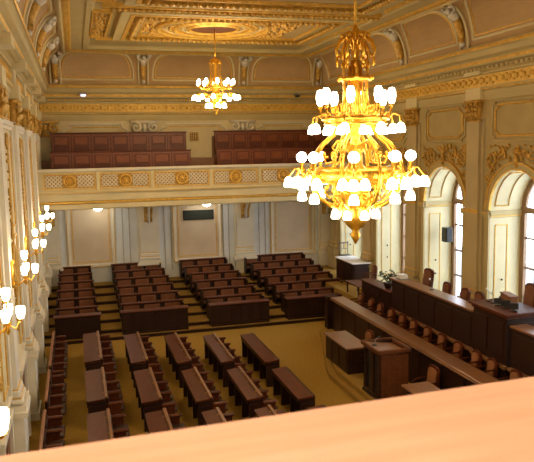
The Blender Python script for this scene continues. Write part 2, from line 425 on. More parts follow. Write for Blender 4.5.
def pilaster(mp, s, zb, zt, w=.33, ped0=0, label=None, shaft=PALE):
    r = bpy.data.objects.new('trim_pilaster', None); col.objects.link(r); struct(r, label)
    a = MB(); mbox(a, mp, s-w, s+w, 0, .14, zb+.42, zt); mbox(a, mp, s-w-.12, s-w, 0, .05, zb+.3, zt); mbox(a, mp, s+w, s+w+.12, 0, .05, zb+.3, zt)
    a.build('shaft', shaft, r)
    b = MB(); mbox(b, mp, s-w-.14, s+w+.14, 0, .30, zb, zb+.12); mbox(b, mp, s-w-.1, s+w+.1, 0, .25, zb+.14, zb+.24, .03); mbox(b, mp, s-w-.04, s+w+.04, 0, .19, zb+.3, zb+.42, .03)
    mbox(b, mp, s-w-.06, s+w+.06, 0, .2, zb+.22, zb+.32)
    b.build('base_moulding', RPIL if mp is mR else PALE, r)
    g = MB(); mbox(g, mp, s-w-.07, s+w+.07, 0, .215, zb+.255, zb+.285); mbox(g, mp, s-w-.02, s+w+.02, 0, .165, zb+.42, zb+.45); g.build('gilt_line', GOLD, r)
    p = MB(); mbox(p, mp, s-w-.1, s+w+.1, 0, .24, ped0, zb-.12); mbox(p, mp, s-w-.18, s+w+.18, 0, .32, zb-.12, zb); mbox(p, mp, s-w-.15, s+w+.15, 0, .29, ped0, ped0+.2)
    p.build('pedestal', RPIL if mp is mR else PALE, r)
    return r
for p in PIL:
    if p < 5: continue
    for mp in (mR, mL):
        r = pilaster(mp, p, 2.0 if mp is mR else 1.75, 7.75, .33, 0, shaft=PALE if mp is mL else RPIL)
        c = MB(); capital(c, mp, p, 7.72, .40, .60); c.build('capital', GOLDR, r, True)
        g = MB(); mbox(g, mp, p-.34, p+.34, .14, .155, 4.86, 4.98)
        if mp is mR: g.build('gilt_band', GOLD, r)
        # entablature block breaking forward above the capital
        e = MB(); k = 1 if mp is mL else .55; mbox(e, mp, p-.4, p+.4, 0, .2*k+.05, 8.30, 8.68)
        if mp is mL: mbox(e, mp, p-.36, p+.36, 0, .16, 8.69, 9.05)
        mbox(e, mp, p-.42, p+.42, 0, .45*(k if k == 1 else .5), 9.06, 9.28); e.build('entablature_block', CREAM, r)
for i, s in enumerate(FARP):
    r = pilaster(mF, s, 1.85, 4.6, .38 if 0 < s < 10 else .25, 0)
    c = MB(); mbox(c, mF, s-.4, s+.4, 0, .12, 5.2, 7.6); c.build('upper_shaft', CREAM, r)
    c = MB()
    for sg in (-1, 1):
        spiral(c, mF, s+sg*.38, 8.0, .24, sg, .075, 1.3, a0=PI/2, d=.24); spiral(c, mF, s+sg*.16, 7.72, .12, -sg, .04, 1.2, a0=PI/2, d=.16)
    mbox(c, mF, s-.6, s+.6, 0, .3, 8.20, 8.30); c.blob(mF(s, .18, 8.0), (.14, .1, .16)); c.blob(mF(s, .18, 7.75), (.07, .07, .14))
    c.build('scroll_capital', PALE if i in (1, 2) else GOLDR, r, True)
    # console bracket under the balcony
    b = MB(); P = [(0, 4.56), (.62, 4.56), (.62, 4.44), (.5, 4.3), (.3, 4.1), (.26, 3.85), (.16, 3.72), (0, 3.7)]
    b.rings([[mF(s+e, .14+d, z) for d, z in P] for e in (-.17, .17)], True, True)
    b.build('console_bracket', GOLDR, r)
    b = MB(); b.tube([mF(s, .14+d+.02, z) for d, z in P[2:7]], [.06, .05, .06, .07, .06], 6); b.blob(mF(s, .36, 3.9), .09); b.build('bracket_scroll', STONE, r, True)
# left wall panels, ornament drops, lower doors between pedestals
for k, b in enumerate(BAYS):
    if b < 6: continue
    c = MB(); g = MB(); o = MB()
    for q in (-1, 1):
        frame(g, mL, b+q*.95-.42, b+q*.95+.42, 2.4, 5.0, .03, .03) ; frame(g, mL, b+q*.95-.42, b+q*.95+.42, 5.2, 7.4, .03, .03)
    frame(c, mL, b-1.5, b+1.5, 2.1, 7.6, .08, .06)
    mbox(c, mL, b-1.5, b+1.5, 0, .10, 7.6, 7.72)
    octframe(g, mL, b-1.2, b+1.2, 7.78, 8.2, .1, .025)
    foliage(o, mL, b-.09, b+.09, 5.0, 7.4, 34, .06, .045); foliage(o, mL, b-.08, b+.08, 2.7, 3.6, 14, .05, .04)
    for z in (7.2, 5.1): spiral(o, mL, b-.06, z, .14, 1, .035); spiral(o, mL, b+.06, z, .14, -1, .035, a0=PI)
    o.tube([mL(b+.26*math.cos(2*PI*i/20), .05, 4.3+.62*math.sin(2*PI*i/20)) for i in range(20)], .04, 5, closed=True)
    trim(c, PALE); trim(g, GOLD); trim(o, GOLDR, smooth=True)
dn = 0
for b in BAYS:
    if b < 12: continue
    dn += 1
    r = bpy.data.objects.new('door_%d' % dn, None); col.objects.link(r); struct(r); r.location = (XL, b, 0)
    d = MB().box(0, .05, -.62, .62, 0, 2.02); 
    for y in (-.5, .06):
        for z in (.15, 1.05): d.box(.05, .07, y, y+.44, z, z+.8)
    d.build('door_leaf', BROWN, r)
    MB().box(0, .12, -.78, -.63, 0, 2.05).box(0, .12, .63, .78, 0, 2.05).box(0, .14, -.82, .82, 2.03, 2.14).build('door_frame', PALE, r)
    h = MB().blob((.1, .06, 1.0), .04).tube([(.06, .06, 1.0), (.12, .06, 1.0)], .015); h.build('door_handle', GBRASS, r, True)
# far wall: lower beige panels with gilt frames, upper panels
for c0, hw in ((.55, .90), (5.39, 1.0), (10.1, .98)):
    z0, z1 = 1.9, 4.62
    p = MB(); mbox(p, mF, c0-hw, c0+hw, 0, .03, z0, z1); trim(p, BEIGE)
    c = MB(); frame(c, mF, c0-hw-.12, c0+hw+.12, z0-.12, z1+.1, .12, .07); trim(c, PALE)
    g = MB(); frame(g, mF, c0-hw+.08, c0+hw-.08, z0+.1, z1-.14, .035, .05); frame(g, mF, c0-hw-.15, c0+hw+.15, z0-.15, z1+.1, .03, .08); trim(g, GOLD)
g = MB()
for s in (1.95, 2.25, 3.85, 4.15, 6.62, 6.9, 8.4, 8.7): mbox(g, mF, s-.02, s+.02, 0, .03, 1.4, 4.6)
trim(g, mat('grey_line', (.42, .42, .38), .6))
for a, b in zip(FARP, FARP[1:]):
    c = MB(); g = MB()
    octframe(c, mF, a+.75, b-.75, 6.0, 8.15, .25, .045); octframe(g, mF, a+.87, b-.87, 6.1, 8.03, .25, .022); trim(c, PALE); trim(g, GOLD)
    p = MB(); mbox(p, mF, a+.85, b-.85, 0, .012, 6.1, 8.0); trim(p, CREAM)
# skirting
bb = MB(); mbox(bb, mR, YN, YF, 0, .06, 0, .25); struct(bb.build('baseboard_right', PALE))
bb = MB(); mbox(bb, mL, YN, YF, 0, .06, 0, .25); struct(bb.build('baseboard_left', PALE))
# ------------------------------------------------------------------ ceiling coffers
def mC(x, y, dz): return (x, y, 11.25-dz)
def rope(mb, pts, r=.09, step=.2):
    for p, q in zip(pts, pts[1:]):
        L = math.dist(p, q); n = max(1, int(L/step))
        for i in range(n):
            t = (i+.5)/n; mb.blob((p[0]+(q[0]-p[0])*t, p[1]+(q[1]-p[1])*t, 11.25-.16), (r, r, .08), 6, 3)
def cbox(mb, x0, x1, y0, y1, h): mb.box(x0, x1, y0, y1, 11.25-h, 11.249)
def cframe(mb, x0, x1, y0, y1, w, h):
    cbox(mb, x0, x1, y0, y0+w, h); cbox(mb, x0, x1, y1-w, y1, h); cbox(mb, x0, x0+w, y0+w, y1-w, h); cbox(mb, x1-w, x1, y0+w, y1-w, h)
def coffer(x0, x1, y0, y1, medal=None):
    c = MB(); g = MB(); o = MB()
    cframe(c, x0-.3, x1+.3, y0-.3, y1+.3, .3, .12); cframe(g, x0, x1, y0, y1, .14, .14); cframe(c, x0+.42, x1-.42, y0+.42, y1-.42, .12, .08)
    cframe(g, x0+.54, x1-.54, y0+.54, y1-.54, .04, .10)
    q = .28
    rope(o, [(x0+q, y0+q), (x1-q, y0+q), (x1-q, y1-q), (x0+q, y1-q), (x0+q, y0+q)], .08, .19)
    if medal:
        mx, my, R = medal
        for Rr, rr, mm in ((R, .09, g), (R*.86, .05, c), (R*.7, .11, g), (R*.56, .05, c), (R*.45, .09, g)):
            mm.tube([(mx+Rr*math.cos(2*PI*i/48), my+Rr*math.sin(2*PI*i/48), 11.25-.05) for i in range(48)], rr, 6, closed=True)
        for i in range(40):
            a = 2*PI*i/40; o.blob((mx+R*.78*math.cos(a), my+R*.78*math.sin(a), 11.2), (.09, .09, .06), 5, 3)
        dk = MB(); dk.lathe([(R*.42, 11.24), (R*.42, 11.19), (R*.40, 11.17), (.12, 11.17)], mx, my, 32); trim(dk, mat('medallion_red_brown', (.13, .045, .02), .6))
        for sx in (-1, 1):
            for k in range(150):
                x = mx+sx*random.uniform(R*.75, (x1-x0)/2-.75); y = my+random.uniform(-1, 1)*((y1-y0)/2-.62)
                if math.hypot(x-mx, y-my) < R*1.08: continue
                s = random.uniform(.06, .14); o.blob((x, y, 11.21), (s, s*random.uniform(.6, 1.3), .06), 5, 3)
    trim(c, CORN); trim(g, GOLD); trim(o, GOLDR, smooth=True)
    p = MB(); p.box(x0+.58, x1-.58, y0+.58, y1-.58, 11.235, 11.249); trim(p, PANELC)
coffer(1.9, 9.1, 21.6, 26.3, (4.95, 23.9, 1.95))
coffer(1.9, 9.1, 9.2, 20.0, (5.2, 12.6, 2.6))
# side coffers
for x0, x1 in ((.75, 1.35), (9.65, 10.25)):
    for y0, y1 in ((21.6, 26.3), (15, 20.0), (9.2, 14.4)):
        g = MB(); cframe(g, x0, x1, y0, y1, .06, .1); o = MB()
        for k in range(70):
            o.blob((random.uniform(x0+.1, x1-.1), random.uniform(y0+.15, y1-.15), 11.22), (.07, .09, .05), 5, 3)
        trim(g, GOLD); trim(o, GOLDR, smooth=True)
g = MB(); cbox(g, 1.0, 9.9, 20.72, 20.84, .16); cbox(g, 1.0, 9.9, 20.45, 20.55, .14); cbox(g, 1.0, 9.9, 26.75, 26.85, .1); trim(g, GOLD)
o = MB(); rope(o, [(1.2, 20.64), (9.8, 20.64)], .07, .17); trim(o, GOLDR, smooth=True)
# ------------------------------------------------------------------ balcony on the far wall
YB = 28.7
bal = thing('balcony', 'cream and gold balcony with lattice front across the far wall', 'balcony', (5.25, YB, 4.6))
def lb(mb, name, m, parent=bal, sm=False):
    mb.v = [(x-5.25, y-YB, z-4.6) for x, y, z in mb.v]; return mb.build(name, m, parent, sm)
lb(MB().box(XL+.02, XR-.02, YB+.15, YF-.02, 4.66, 5.25), 'deck', PALE)
lb(MB().box(XL+.02, XR-.02, YB-.12, YB+.25, 6.16, 6.28, .03), 'top_rail', PALE)
lb(MB().box(XL+.02, XR-.02, YB+.02, YB+.15, 5.36, 6.16), 'parapet', CREAM)
lb(MB().box(XL+.02, XR-.02, YB-.10, YB+.15, 5.24, 5.36, .02).box(XL+.02, XR-.02, YB-.02, YB+.15, 4.95, 5.24).box(XL+.02, XR-.02, YB-.12, YB+.15, 4.6, 4.82, .03), 'fascia', CREAM)
lb(MB().box(XL+.02, XR-.02, YB-.06, YB+.1, 4.84, 4.93, .02).box(XL+.02, XR-.02, YB-.13, YB-.11, 5.28, 5.30), 'gilt_moulding', GOLD)
m = MB(); P = []; s = XL+.05
while s < XR-.05: P += [(s, 4.60), (s+.03, 4.55), (s+.09, 4.55), (s+.12, 4.60)]; s += .17
m.rings([[(a, y, b) for a, b in [(XL+.03, 4.62)]+P+[(XR-.03, 4.62)]] for y in (YB-.1, YB)]); lb(m, 'scalloped_edge', CREAM)
sep = [-1.35, .89, 3.12, 5.66, 7.85, 10.05, 11.9]
for i, (a, b) in enumerate(zip(sep, sep[1:])):
    c = (a+b)/2
    m = MB(); m.box(a+.09, b-.09, YB-.015, YB+.02, 5.44, 5.475).box(a+.09, b-.09, YB-.015, YB+.02, 6.04, 6.075).box(a+.09, a+.125, YB-.015, YB+.02, 5.475, 6.04).box(b-.125, b-.09, YB-.015, YB+.02, 5.475, 6.04)
    lb(m, 'panel_frame', GOLD)
    lt = MB(); lt.box(a+.14, b-.14, YB+.012, YB+.02, 5.49, 6.03)
    lb(lt, 'panel_ground', mat('ochre_ground', (.50, .30, .07), .6) if i == 0 else bpy.data.materials['ochre_ground'])
    for x0, x1 in ((a+.16, c-.3), (c+.3, b-.16)):
        lt = MB(); h = .48; x = x0-h
        while x < x1:
            for sg in (1, -1):
                p0, p1 = (x, 5.52), (x+h, 6.0)
                if sg < 0: p0, p1 = (x, 6.0), (x+h, 5.52)
                t0 = max(0, (x0-x)/h); t1 = min(1, (x1-x)/h)
                if t1-t0 > .05:
                    q = lambda t: (p0[0]+(p1[0]-p0[0])*t, YB+.0, p0[1]+(p1[1]-p0[1])*t)
                    lt.tube([q(t0), q(t1)], .024, 4)
            x += .16
        lb(lt, 'lattice', PALE)
    ro = MB(); ro.tube([(c+.23*math.cos(2*PI*k/16), YB-.02, 5.76+.23*math.sin(2*PI*k/16)) for k in range(16)], .05, 5, closed=True)
    ro.blob((c, YB-.01, 5.76), (.10, .06, .10), 8, 5)
    for k in range(8): ro.blob((c+.13*math.cos(PI*k/4), YB, 5.76+.13*math.sin(PI*k/4)), (.05, .04, .05), 5, 3)
    lb(ro, 'rosette', GOLD, sm=True)
    if i: lb(MB().box(a-.07, a+.07, YB-.04, YB+.02, 5.37, 6.15, .01), 'divider', CREAM)
# stepped floor behind the balcony front
struct(MB().box(XL+.02, XR-.02, YB+.3, YF-.03, 5.25, 5.5).box(XL+.02, XR-.02, YB+1.33, YF-.03, 5.5, 6.6).build('trim_balcony_step', BROWN))
def gallery_bench(label, x0, x1, y, z0, z1, n):
    t = thing('gallery_bench', label, 'bench', (x0, y, z0), 0, 'red wooden benches on the balcony')
    W, H = x1-x0, z1-z0
    MB().box(0, W, 0, .06, 0, H-.05).build('front_panel', MAHOD, t)
    MB().box(-.03, W+.03, -.05, .16, H-.05, H, .015).build('desk_top', MAHOD, t)
    k = W/n
    for i in range(n):
        m = MB(); a, b = i*k+.03, (i+1)*k-.03
        m.box(a, b, -.02, 0, .06, .12).box(a, b, -.02, 0, H-.14, H-.09).box(a, a+.05, -.02, 0, .12, H-.14).box(b-.05, b, -.02, 0, .12, H-.14)
        m.box(a+.12, b-.12, -.03, 0, H-.52, H-.2, .015)
        m.build('carved_panel', MAHOR, t)
    MB().box(0, W, .3, .62, .4, .46).build('seat', MAHOR, t)
    for x in (0, W-.05): MB().box(x, x+.05, 0, .62, 0, H*.8).build('end_panel', MAHOR, t)
    return t
gallery_bench('back red bench on the left side of the balcony', -.92, 4.86, 30.15, 6.6, 7.78, 7)
gallery_bench('front red bench on the left side of the balcony', -.96, 4.9, 29.3, 5.5, 6.98, 7)
gallery_bench('back red bench on the right side of the balcony', 6.15, 11.6, 30.15, 6.6, 7.80, 7)
gallery_bench('front red bench on the right side of the balcony', 6.06, 11.6, 29.3, 5.5, 7.02, 7)
# vent grille and dark display on the far wall
v = thing('vent_grille', 'small square bronze grille on the upper far wall between the red benches', 'vent', (5.35, YF-.05, 7.3))
frame(fm := MB(), lambda s, d, z: (s, -d, z), -.26, .26, 0, .5, .05, .03); fm.build('grille_frame', CREAM, v)
MB().box(-.21, .21, -.005, .03, .05, .45).build('backing', DARK, v)
m = MB()
for k in range(5):
    m.box(-.2+.09*k, -.17+.09*k, -.02, 0, .05, .45); m.box(-.21, .21, -.02, 0, .07+.08*k, .095+.08*k)
m.build('grille_bars', GOLDR, v)
v = thing('display_board', 'black rectangular display board at the top of the centre wall panel', 'display', (5.45, YF-.12, 3.7))
MB().box(-.72, .72, 0, .1, 0, .46, .02).build('housing', DARK, v); MB().box(-.66, .66, -.012, 0, .05, .41).build('screen', DGREEN, v)
# downlights below the balcony
proto = None
for l, x in (('small bright lamp below the balcony over the left wall panel', .87), ('small bright lamp below the balcony over the dark display board', 5.72)):
    t = thing('ceiling_lamp', l, 'lamp', (x, 30.2, 4.66), 0, 'small lamps below the balcony')
    MB().lathe([(.16, 0), (.16, -.03), (.12, -.05)], n=14).build('lamp_mount', PALE, t, True)
    MB().lathe([(.18, -.05), (.22, -.14), (.16, -.24), (.01, -.30)], n=14).build('lamp_glass', DOWNL, t, True)
    point('ceiling_lamp_light', (0, -.3, -.4), 4, (1, .82, .55), .1, t)
# cornice spotlights
for l, x, mm in (('small lit spotlight on the far cornice at left', .5, SPOTM), ('small unlit spotlight on the far cornice at right', 10.2, DARK)):
    t = thing('spotlight', l, 'spotlight', (x, YF-.68, 9.42))
    MB().box(-.16, .16, -.1, .1, -.02, .06, .02).build('housing', METAL, t)
    MB().lathe([(.11, -.02), (.13, -.06), (.08, -.1)], n=12).build('lens', mm, t, True)
    MB().tube([(0, 0, .05), (0, .2, .1)], .02).build('bracket', METAL, t)
# ------------------------------------------------------------------ stepped platform for the far blocks of seats
ROWS, Y0R, PITCH, RISE = 6, 25.55, .98, .15
m = MB()
Y_STEP = 24.85
for k in range(ROWS+1):
    y = 25.35+PITCH*(k-1) if k else Y_STEP
    m.box(XL+.02, 11.0, y, YF-.01, (k)*RISE if k else 0, (k+1)*RISE)
struct(m.build('floor_tiers', CARPET))
m = MB()
for k in range(ROWS+1):
    y = 25.35+PITCH*(k-1) if k else Y_STEP
    m.box(XL+.02, 11.0, y-.012, y+.02, k*RISE+.005, (k+1)*RISE-.03)
trim(m, MAHO)
def seat_row(label, xl, xr, n, y, z, grp, front=False):
    t = thing('seat_row', label, 'seating row', (xl, y, z), 0, grp)
    W = xr-xl; H = .97; k = W/n
    MB().box(0, W, .06, .12, .1, H-.04).build('backrest', MAHO, t)
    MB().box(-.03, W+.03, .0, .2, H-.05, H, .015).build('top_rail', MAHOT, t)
    MB().box(0, W, -.42, .06, .38, .44).build('seat_board', MAHO, t)
    for i in range(n):
        MB().box(i*k+.09, (i+1)*k-.09, .02, .065, .56, H-.09, .02).build('leather_back', LEATH, t)
        MB().box(i*k+.06, (i+1)*k-.06, -.42, -.02, .44, .50, .025).build('seat_cushion', LEATH, t)
    for i in range(n+1):
        x = min(max(i*k, .03), W-.03); MB().box(x-.03, x+.03, -.40, .08, .62, .68, .012).box(x-.03, x+.03, .02, .10, .4, H-.04).build('armrest', MAHO, t)
    for x in (0, W-.04): MB().box(x, x+.04, -.34, .16, 0, H-.05).build('end_panel', MAHO, t)
    # writing shelf behind the back for the next row
    MB().box(0, W, .12, .46, .70, .74).build('writing_shelf', MAHO, t)
    return t
blocks = [('block by the left wall', (-.97, .56), (-.90, .46), 2), ('second block from the left wall', (1.42, 3.82), (1.38, 3.56), 3),
          ('block below the dark display board', (4.78, 7.05), (4.46, 6.66), 3), ('right block by the long front desk', (7.90, 10.95), (7.55, 10.52), 4)]
ordn = ['first', 'second', 'third', 'fourth', 'fifth', 'sixth']
for name, fr, bk, n in blocks:
    for k in range(ROWS):
        t = k/5
        seat_row('brown leather seat row, %s row from the front, %s' % (ordn[k], name), fr[0]+(bk[0]-fr[0])*t, fr[1]+(bk[1]-fr[1])*t, n, Y0R+PITCH*k+.25, RISE*(k+1)-.0, 'rows of brown leather seats on the steps')
    xl, xr = fr[0]-.02, fr[1]+.06
    t = thing('front_desk', 'dark panelled front desk closing the %s' % name, 'desk', (xl, 24.92, RISE), 0, 'front desks of the stepped blocks')
    W = xr-xl; H = .86
    MB().box(0, W, .02, .08, 0, H-.04).build('front_panel', MAHO, t)
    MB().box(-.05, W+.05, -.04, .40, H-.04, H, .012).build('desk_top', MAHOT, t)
    p = MB(); q = W/(n*2)
    for i in range(n*2): p.box(i*q+.04, (i+1)*q-.04, 0, .02, .1, H-.12)
    p.build('raised_panels', MAHO, t)
    for x in (0, W-.05): MB().box(x, x+.05, .08, .40, 0, H-.04).build('end_panel', MAHO, t)
    MB().box(0, W, -.015, .02, 0, .08).build('plinth', MAHO, t)
# ------------------------------------------------------------------ bench desks in the middle of the hall
def bench_desk(label, x, y0, y1, n, dw, seats=True, desk=True):
    """runs along the hall; writing top on the left of its back, flip seats with armrests on the right"""
    t = thing('bench_desk', label, 'bench desk', (x, y1, 0), 0, 'bench desks in the middle of the hall')
    L = y1-y0
    if desk:
        m = MB(); m.rings([[(-dw, -L, .72), (0, -L, .76), (0, -L, .80), (-dw, -L, .765)], [(-dw, 0, .72), (0, 0, .76), (0, 0, .80), (-dw, 0, .765)]], True, True)
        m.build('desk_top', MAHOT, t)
        MB().box(-dw+.02, -.02, -L+.02, -L+.06, .60, .72).box(-dw+.02, -.02, -.06, -.02, .60, .72).box(-dw+.02, -dw+.05, -L+.02, -.02, .60, .72).build('drawer_rail', MAHO, t)
    k = L/n
    MB().box(-.02, .03, -L+.02, -.02, .08, .80).build('backrest', MAHO, t)
    if seats:
        MB().box(-.035, .045, -L, 0, .80, .85, .012).build('top_rail', BROWN if desk else LEATHT, t)
    for i in range(n+1):
        y = -L+min(max(i*k, .03), L-.03)
        if desk: MB().box(-dw+.04, -.02, y-.025, y+.025, 0, .62).build('divider', MAHO, t)
        if seats:
            a = MB(); a.box(.03, .42, y-.055, y+.055, .59, .67, .03).box(.03, .36, y-.02, y+.02, 0, .60)
            a.build('armrest', MAHOT, t)
    if seats:
        for i in range(n):
            y0_, y1_ = -L+i*k+.07, -L+(i+1)*k-.07
            MB().box(.04, .46, y0_, y1_, .38, .45, .03).build('seat', DLEATH, t)
            MB().box(.03, .07, y0_, y1_, .50, .76, .02).build('back_cushion', DLEATH, t)
            if desk: MB().blob((-.05, (y0_+y1_)/2, .805), (.018, .018, .012)).build('push_button', GBRASS, t, True)
    return t
cols = [('strip by the left wall', -1.0, 0, [(19.8, 23.7, 5), (16.95, 19.45, 3), (13.8, 16.35, 3)]),
        ('first desk column from the left wall', .46, .49, [(20.05, 23.25, 4), (16.75, 19.2, 3), (13.2, 15.95, 3)]),
        ('second desk column from the left wall', 1.76, .46, [(19.5, 22.65, 4), (16.25, 18.75, 3), (13.0, 15.55, 3)]),
        ('third desk column from the left wall', 2.98, .38, [(19.05, 22.15, 4), (15.9, 18.35, 3), (13.0, 15.2, 3)]),
        ('fourth desk column from the left wall', 4.2, .36, [(18.7, 21.65, 4), (15.6, 18.0, 3), (13.0, 14.95, 3)]),
        ('seatless desk column nearest the lectern', 5.48, .42, [(18.3, 21.35, 4), (15.25, 17.65, 3), (13.0, 14.65, 3)])]
for nm, x, dw, segs in cols:
    for j, (a, b, n) in enumerate(segs):
        bench_desk('brown %s, %s, %s' % ('bench without desk' if dw == 0 else 'wooden bench desk', nm, ('far segment', 'middle segment', 'segment cut by the handrail')[j]),
                   x, a, b, n, dw, seats='seatless' not in nm, desk=dw > 0)
# ------------------------------------------------------------------ speaker platform on the right
m = MB(); P = [(7.1, 12.0), (7.1, 18.4), (7.25, 19.0), (8.55, 23.1), (8.9, 23.5), (11.99, 23.5), (11.99, 12.0)]
m.prism(P, 'z', 0, .15)
P2 = [(7.28, 12.0), (7.28, 18.3), (7.42, 18.9), (8.6, 22.6), (8.9, 22.9), (11.98, 22.9), (11.98, 12.0)]
m.prism(P2, 'z', .15, .30)
struct(m.build('floor_platform', CARPET))
struct(MB().box(8.95, 11.98, 10.0, 23.0, .3, .7).build('floor_upper_platform', CARPET))
struct(MB().box(10.25, 11.98, 10.0, 23.3, .7, 1.6).build('floor_president_platform', CARPET))
# lectern
t = thing('lectern', 'tall dark wooden lectern with slanted top on the right platform', 'lectern', (7.38, 15.5, .3))
W, D, H = .84, 1.0, 1.37
MB().box(0, .05, 0, D, 0, .14).box(0, .05, 0, .14, .14, H-.16).box(0, .05, .40, .54, .14, H-.16).box(0, .05, D-.14, D, .14, H-.16).box(0, .05, 0, D, H-.16, H-.02).build('side_panel', MAHO, t)
MB().box(.05, .07, .14, D-.14, .1, H-.14).build('recess_backing', DARK, t)
m = MB().box(0.05, W, 0, .05, 0, H-.02)
for k in range(5): m.box(.1+.14*k, .2+.14*k, -.012, 0, .12, H-.15)
m.build('front_panel', LECT, t)
MB().box(0, W, D-.05, D, 0, H-.02).build('rear_panel', MAHO, t)
MB().box(-.05, W+.05, -.06, 0, H-.08, H+.03, .015).box(-.05, W+.05, D, D+.06, H-.08, H+.03, .015).box(-.06, 0, -.06, D+.06, H-.08, H+.03, .015).box(W, W+.06, -.06, D+.06, H-.08, H+.03, .015).build('cornice', LECT, t)
m = MB(); m.rings([[(0, 0, H), (0, 0, H-.03), (W, 0, H-.13), (W, 0, H-.10)], [(0, D, H), (0, D, H-.03), (W, D, H-.13), (W, D, H-.10)]], True, True); m.build('reading_top', BROWN, t)
m = MB(); m.box(-.03, W+.03, -.03, D+.03, 0, .06); m.build('plinth', MAHO, t)
m1 = thing('microphone', 'black gooseneck microphone on the lectern', 'microphone', (7.52, 16.1, 1.662))
MB().lathe([(.07, 0), (.07, .02), (.02, .03)], n=10).build('mic_base', DARK, m1); MB().tube([(0, 0, .02), (.04, .02, .14), (.12, .02, .2)], .009).build('gooseneck', METAL, m1); MB().blob((.14, .02, .21), (.045, .03, .03)).build('mic_head', DARK, m1, True)
# clerk desks left and right of the lectern
def clerk_desk(label, x, y0, y1, z, d=.72, H=.80):
    t = thing('clerk_desk', label, 'desk', (x, y0, z), 0)
    L = y1-y0
    MB().box(-.04, d, -.04, L+.04, H-.05, H, .012).build('desk_top', GLOSSY, t)
    MB().box(.02, .06, 0, L, 0, H-.05).build('front_panel', MAHO, t)
    m = MB()
    for k in range(3): m.box(0, .02, .08+k*L/3, (k+1)*L/3-.08, .1, H-.15)
    m.build('raised_panels', MAHO, t)
    for y in (0, L-.05): MB().box(.06, d-.05, y, y+.05, 0, H-.05).build('end_panel', MAHO, t)
    for k in range(4): MB().box(.12, d-.12, -.015, 0, .1+.16*k, .22+.16*k).build('drawer', MAHO, t)
    return t
clerk_desk('low dark wooden desk behind the lectern towards the far seats', 7.42, 17.75, 19.55, .3)
clerk_desk('low wooden desk in front of the lectern by the handrail', 7.55, 12.2, 14.5, .3)
# long front desk
FX0, FX1, FZ = 8.78, 9.30, 1.5
t = thing('long_desk', 'long dark wooden desk along the front of the right platform', 'desk', (FX0, 11.5, .3))
L = 22.6-11.5; H = FZ-.3
MB().box(0, FX1-FX0, 0, L, H-.05, H, .012).build('desk_top', GLOSSY, t)
MB().box(.06, .11, .02, L-.02, 0, H-.05).build('front_panel', MAHO, t)
for k in range(10): MB().box(.04, .06, .1+k*L/10, (k+1)*L/10-.06, .12, H-.18).build('raised_panel', MAHO, t)
MB().box(-.02, .04, 0, L, H-.1, H-.05, .01).build('edge_moulding', BROWN, t)
MB().box(-.12, .30, L-.02, L+.28, 0, H+.02, .02).build('end_post', MAHO, t)
# chairs
def chair(label, x, y, z, hb=.62, wide=.5, matl=LEATHT, grp=None, rz=0):
    """faces -X; arched leather back"""
    t = thing('armchair', label, 'chair', (x, y, z), rz, grp)
    a = wide/2
    MB().box(-.25, .22, -a+.03, a-.03, .40, .48, .03).build('seat', matl, t)
    def arch(w, h0, h1, b=.10):
        return [(-w, h0), (w, h0), (w*1.02, h1-b), (w*.7, h1-.025), (0, h1), (-w*.7, h1-.025), (-w*1.02, h1-b)]
    o = MB(); o.rings([[(xx+(zz-.45)*.12, yy, zz) for yy, zz in arch(a, .45, .45+hb)] for xx in (.20, .26)], True, True); o.build('backrest_frame', MAHOT, t)
    o = MB(); o.rings([[(xx+(zz-.45)*.12, yy, zz) for yy, zz in arch(a-.06, .52, .45+hb-.06, .09)] for xx in (.165, .20)], True, True); o.build('back_cushion', matl, t)
    o = MB(); o.rings([[(xx+(zz-.45)*.12, yy, zz) for yy, zz in arch(a-.06, .52, .45+hb-.06, .09)] for xx in (.26, .275)], True, True); o.build('back_upholstery', matl, t)
    for sy in (-1, 1):
        MB().tube([(.22, sy*a, .70), (-.1, sy*a, .68), (-.2, sy*a, .62), (-.2, sy*a, .44)], .022, 5).build('armrest', MAHOT, t, True)
        for sx in (-.21, .2): MB().tube([(sx, sy*(a-.05), .42), (sx*1.08, sy*(a-.03), 0)], [.028, .02], 5).build('leg', MAHOT, t, True)
    return t
cy = [23.64, 22.71, 21.92, 21.03, 20.19, 19.4, 18.48, 17.62, 16.73, 15.8, 15.05, 14.06]
for i, y in enumerate(cy):
    y = y*9.70/10.3
    chair('tan leather armchair behind the long front desk, %s from the far end' % ['first', 'second', 'third', 'fourth', 'fifth', 'sixth', 'seventh', 'eighth', 'ninth', 'tenth', 'eleventh', 'twelfth'][i],
          9.60, y, .7, .49, .38, LEATHT, 'armchairs behind the long front desk')
chair('armchair at the low desk towards the far seats', 8.3, 18.7, .3, .55, .5, LEATHT)
chair('armchair at the low desk by the handrail', 8.32, 14.85, .3, .62, .5, LEATHT)
# upper president's bench
t = thing('president_bench', 'long high dark wooden bench top along the window wall', 'bench desk', (10.1, 15.4, .7))
L = 20.25-15.4; UT = 2.58-.7
MB().box(0, .07, 0, L, 0, UT-.06).build('front_panel', MAHO, t)
MB().box(-.08, .42, 0, L+.05, UT-.06, UT, .012).build('desk_top', GLOSSY, t)
for k in range(5): MB().box(-.025, 0, .1+k*L/5, (k+1)*L/5-.1, .95, UT-.2).build('raised_panel', MAHO, t)
MB().box(-.12, 0, 0, L, .74, .82, .01).build('ledge', BROWN, t)
MB().box(.07, .40, L-.05, L, 0, UT-.06).build('end_panel', MAHO, t)
t = thing('president_bench', 'lower dark bench nearest the camera, on the near side of the rostrum', 'bench desk', (10.1, 9.8, .7))
L = 13.75-9.8
MB().box(0, .07, 0, L, 0, UT-.06).build('front_panel', MAHO, t); MB().box(-.08, .42, 0, L, UT-.06, UT, .012).build('desk_top', GLOSSY, t)
for k in range(4): MB().box(-.025, 0, .1+k*L/4, (k+1)*L/4-.1, .95, UT-.2).build('raised_panel', MAHO, t)
MB().box(-.12, 0, 0, L, .74, .82, .01).build('ledge', BROWN, t)
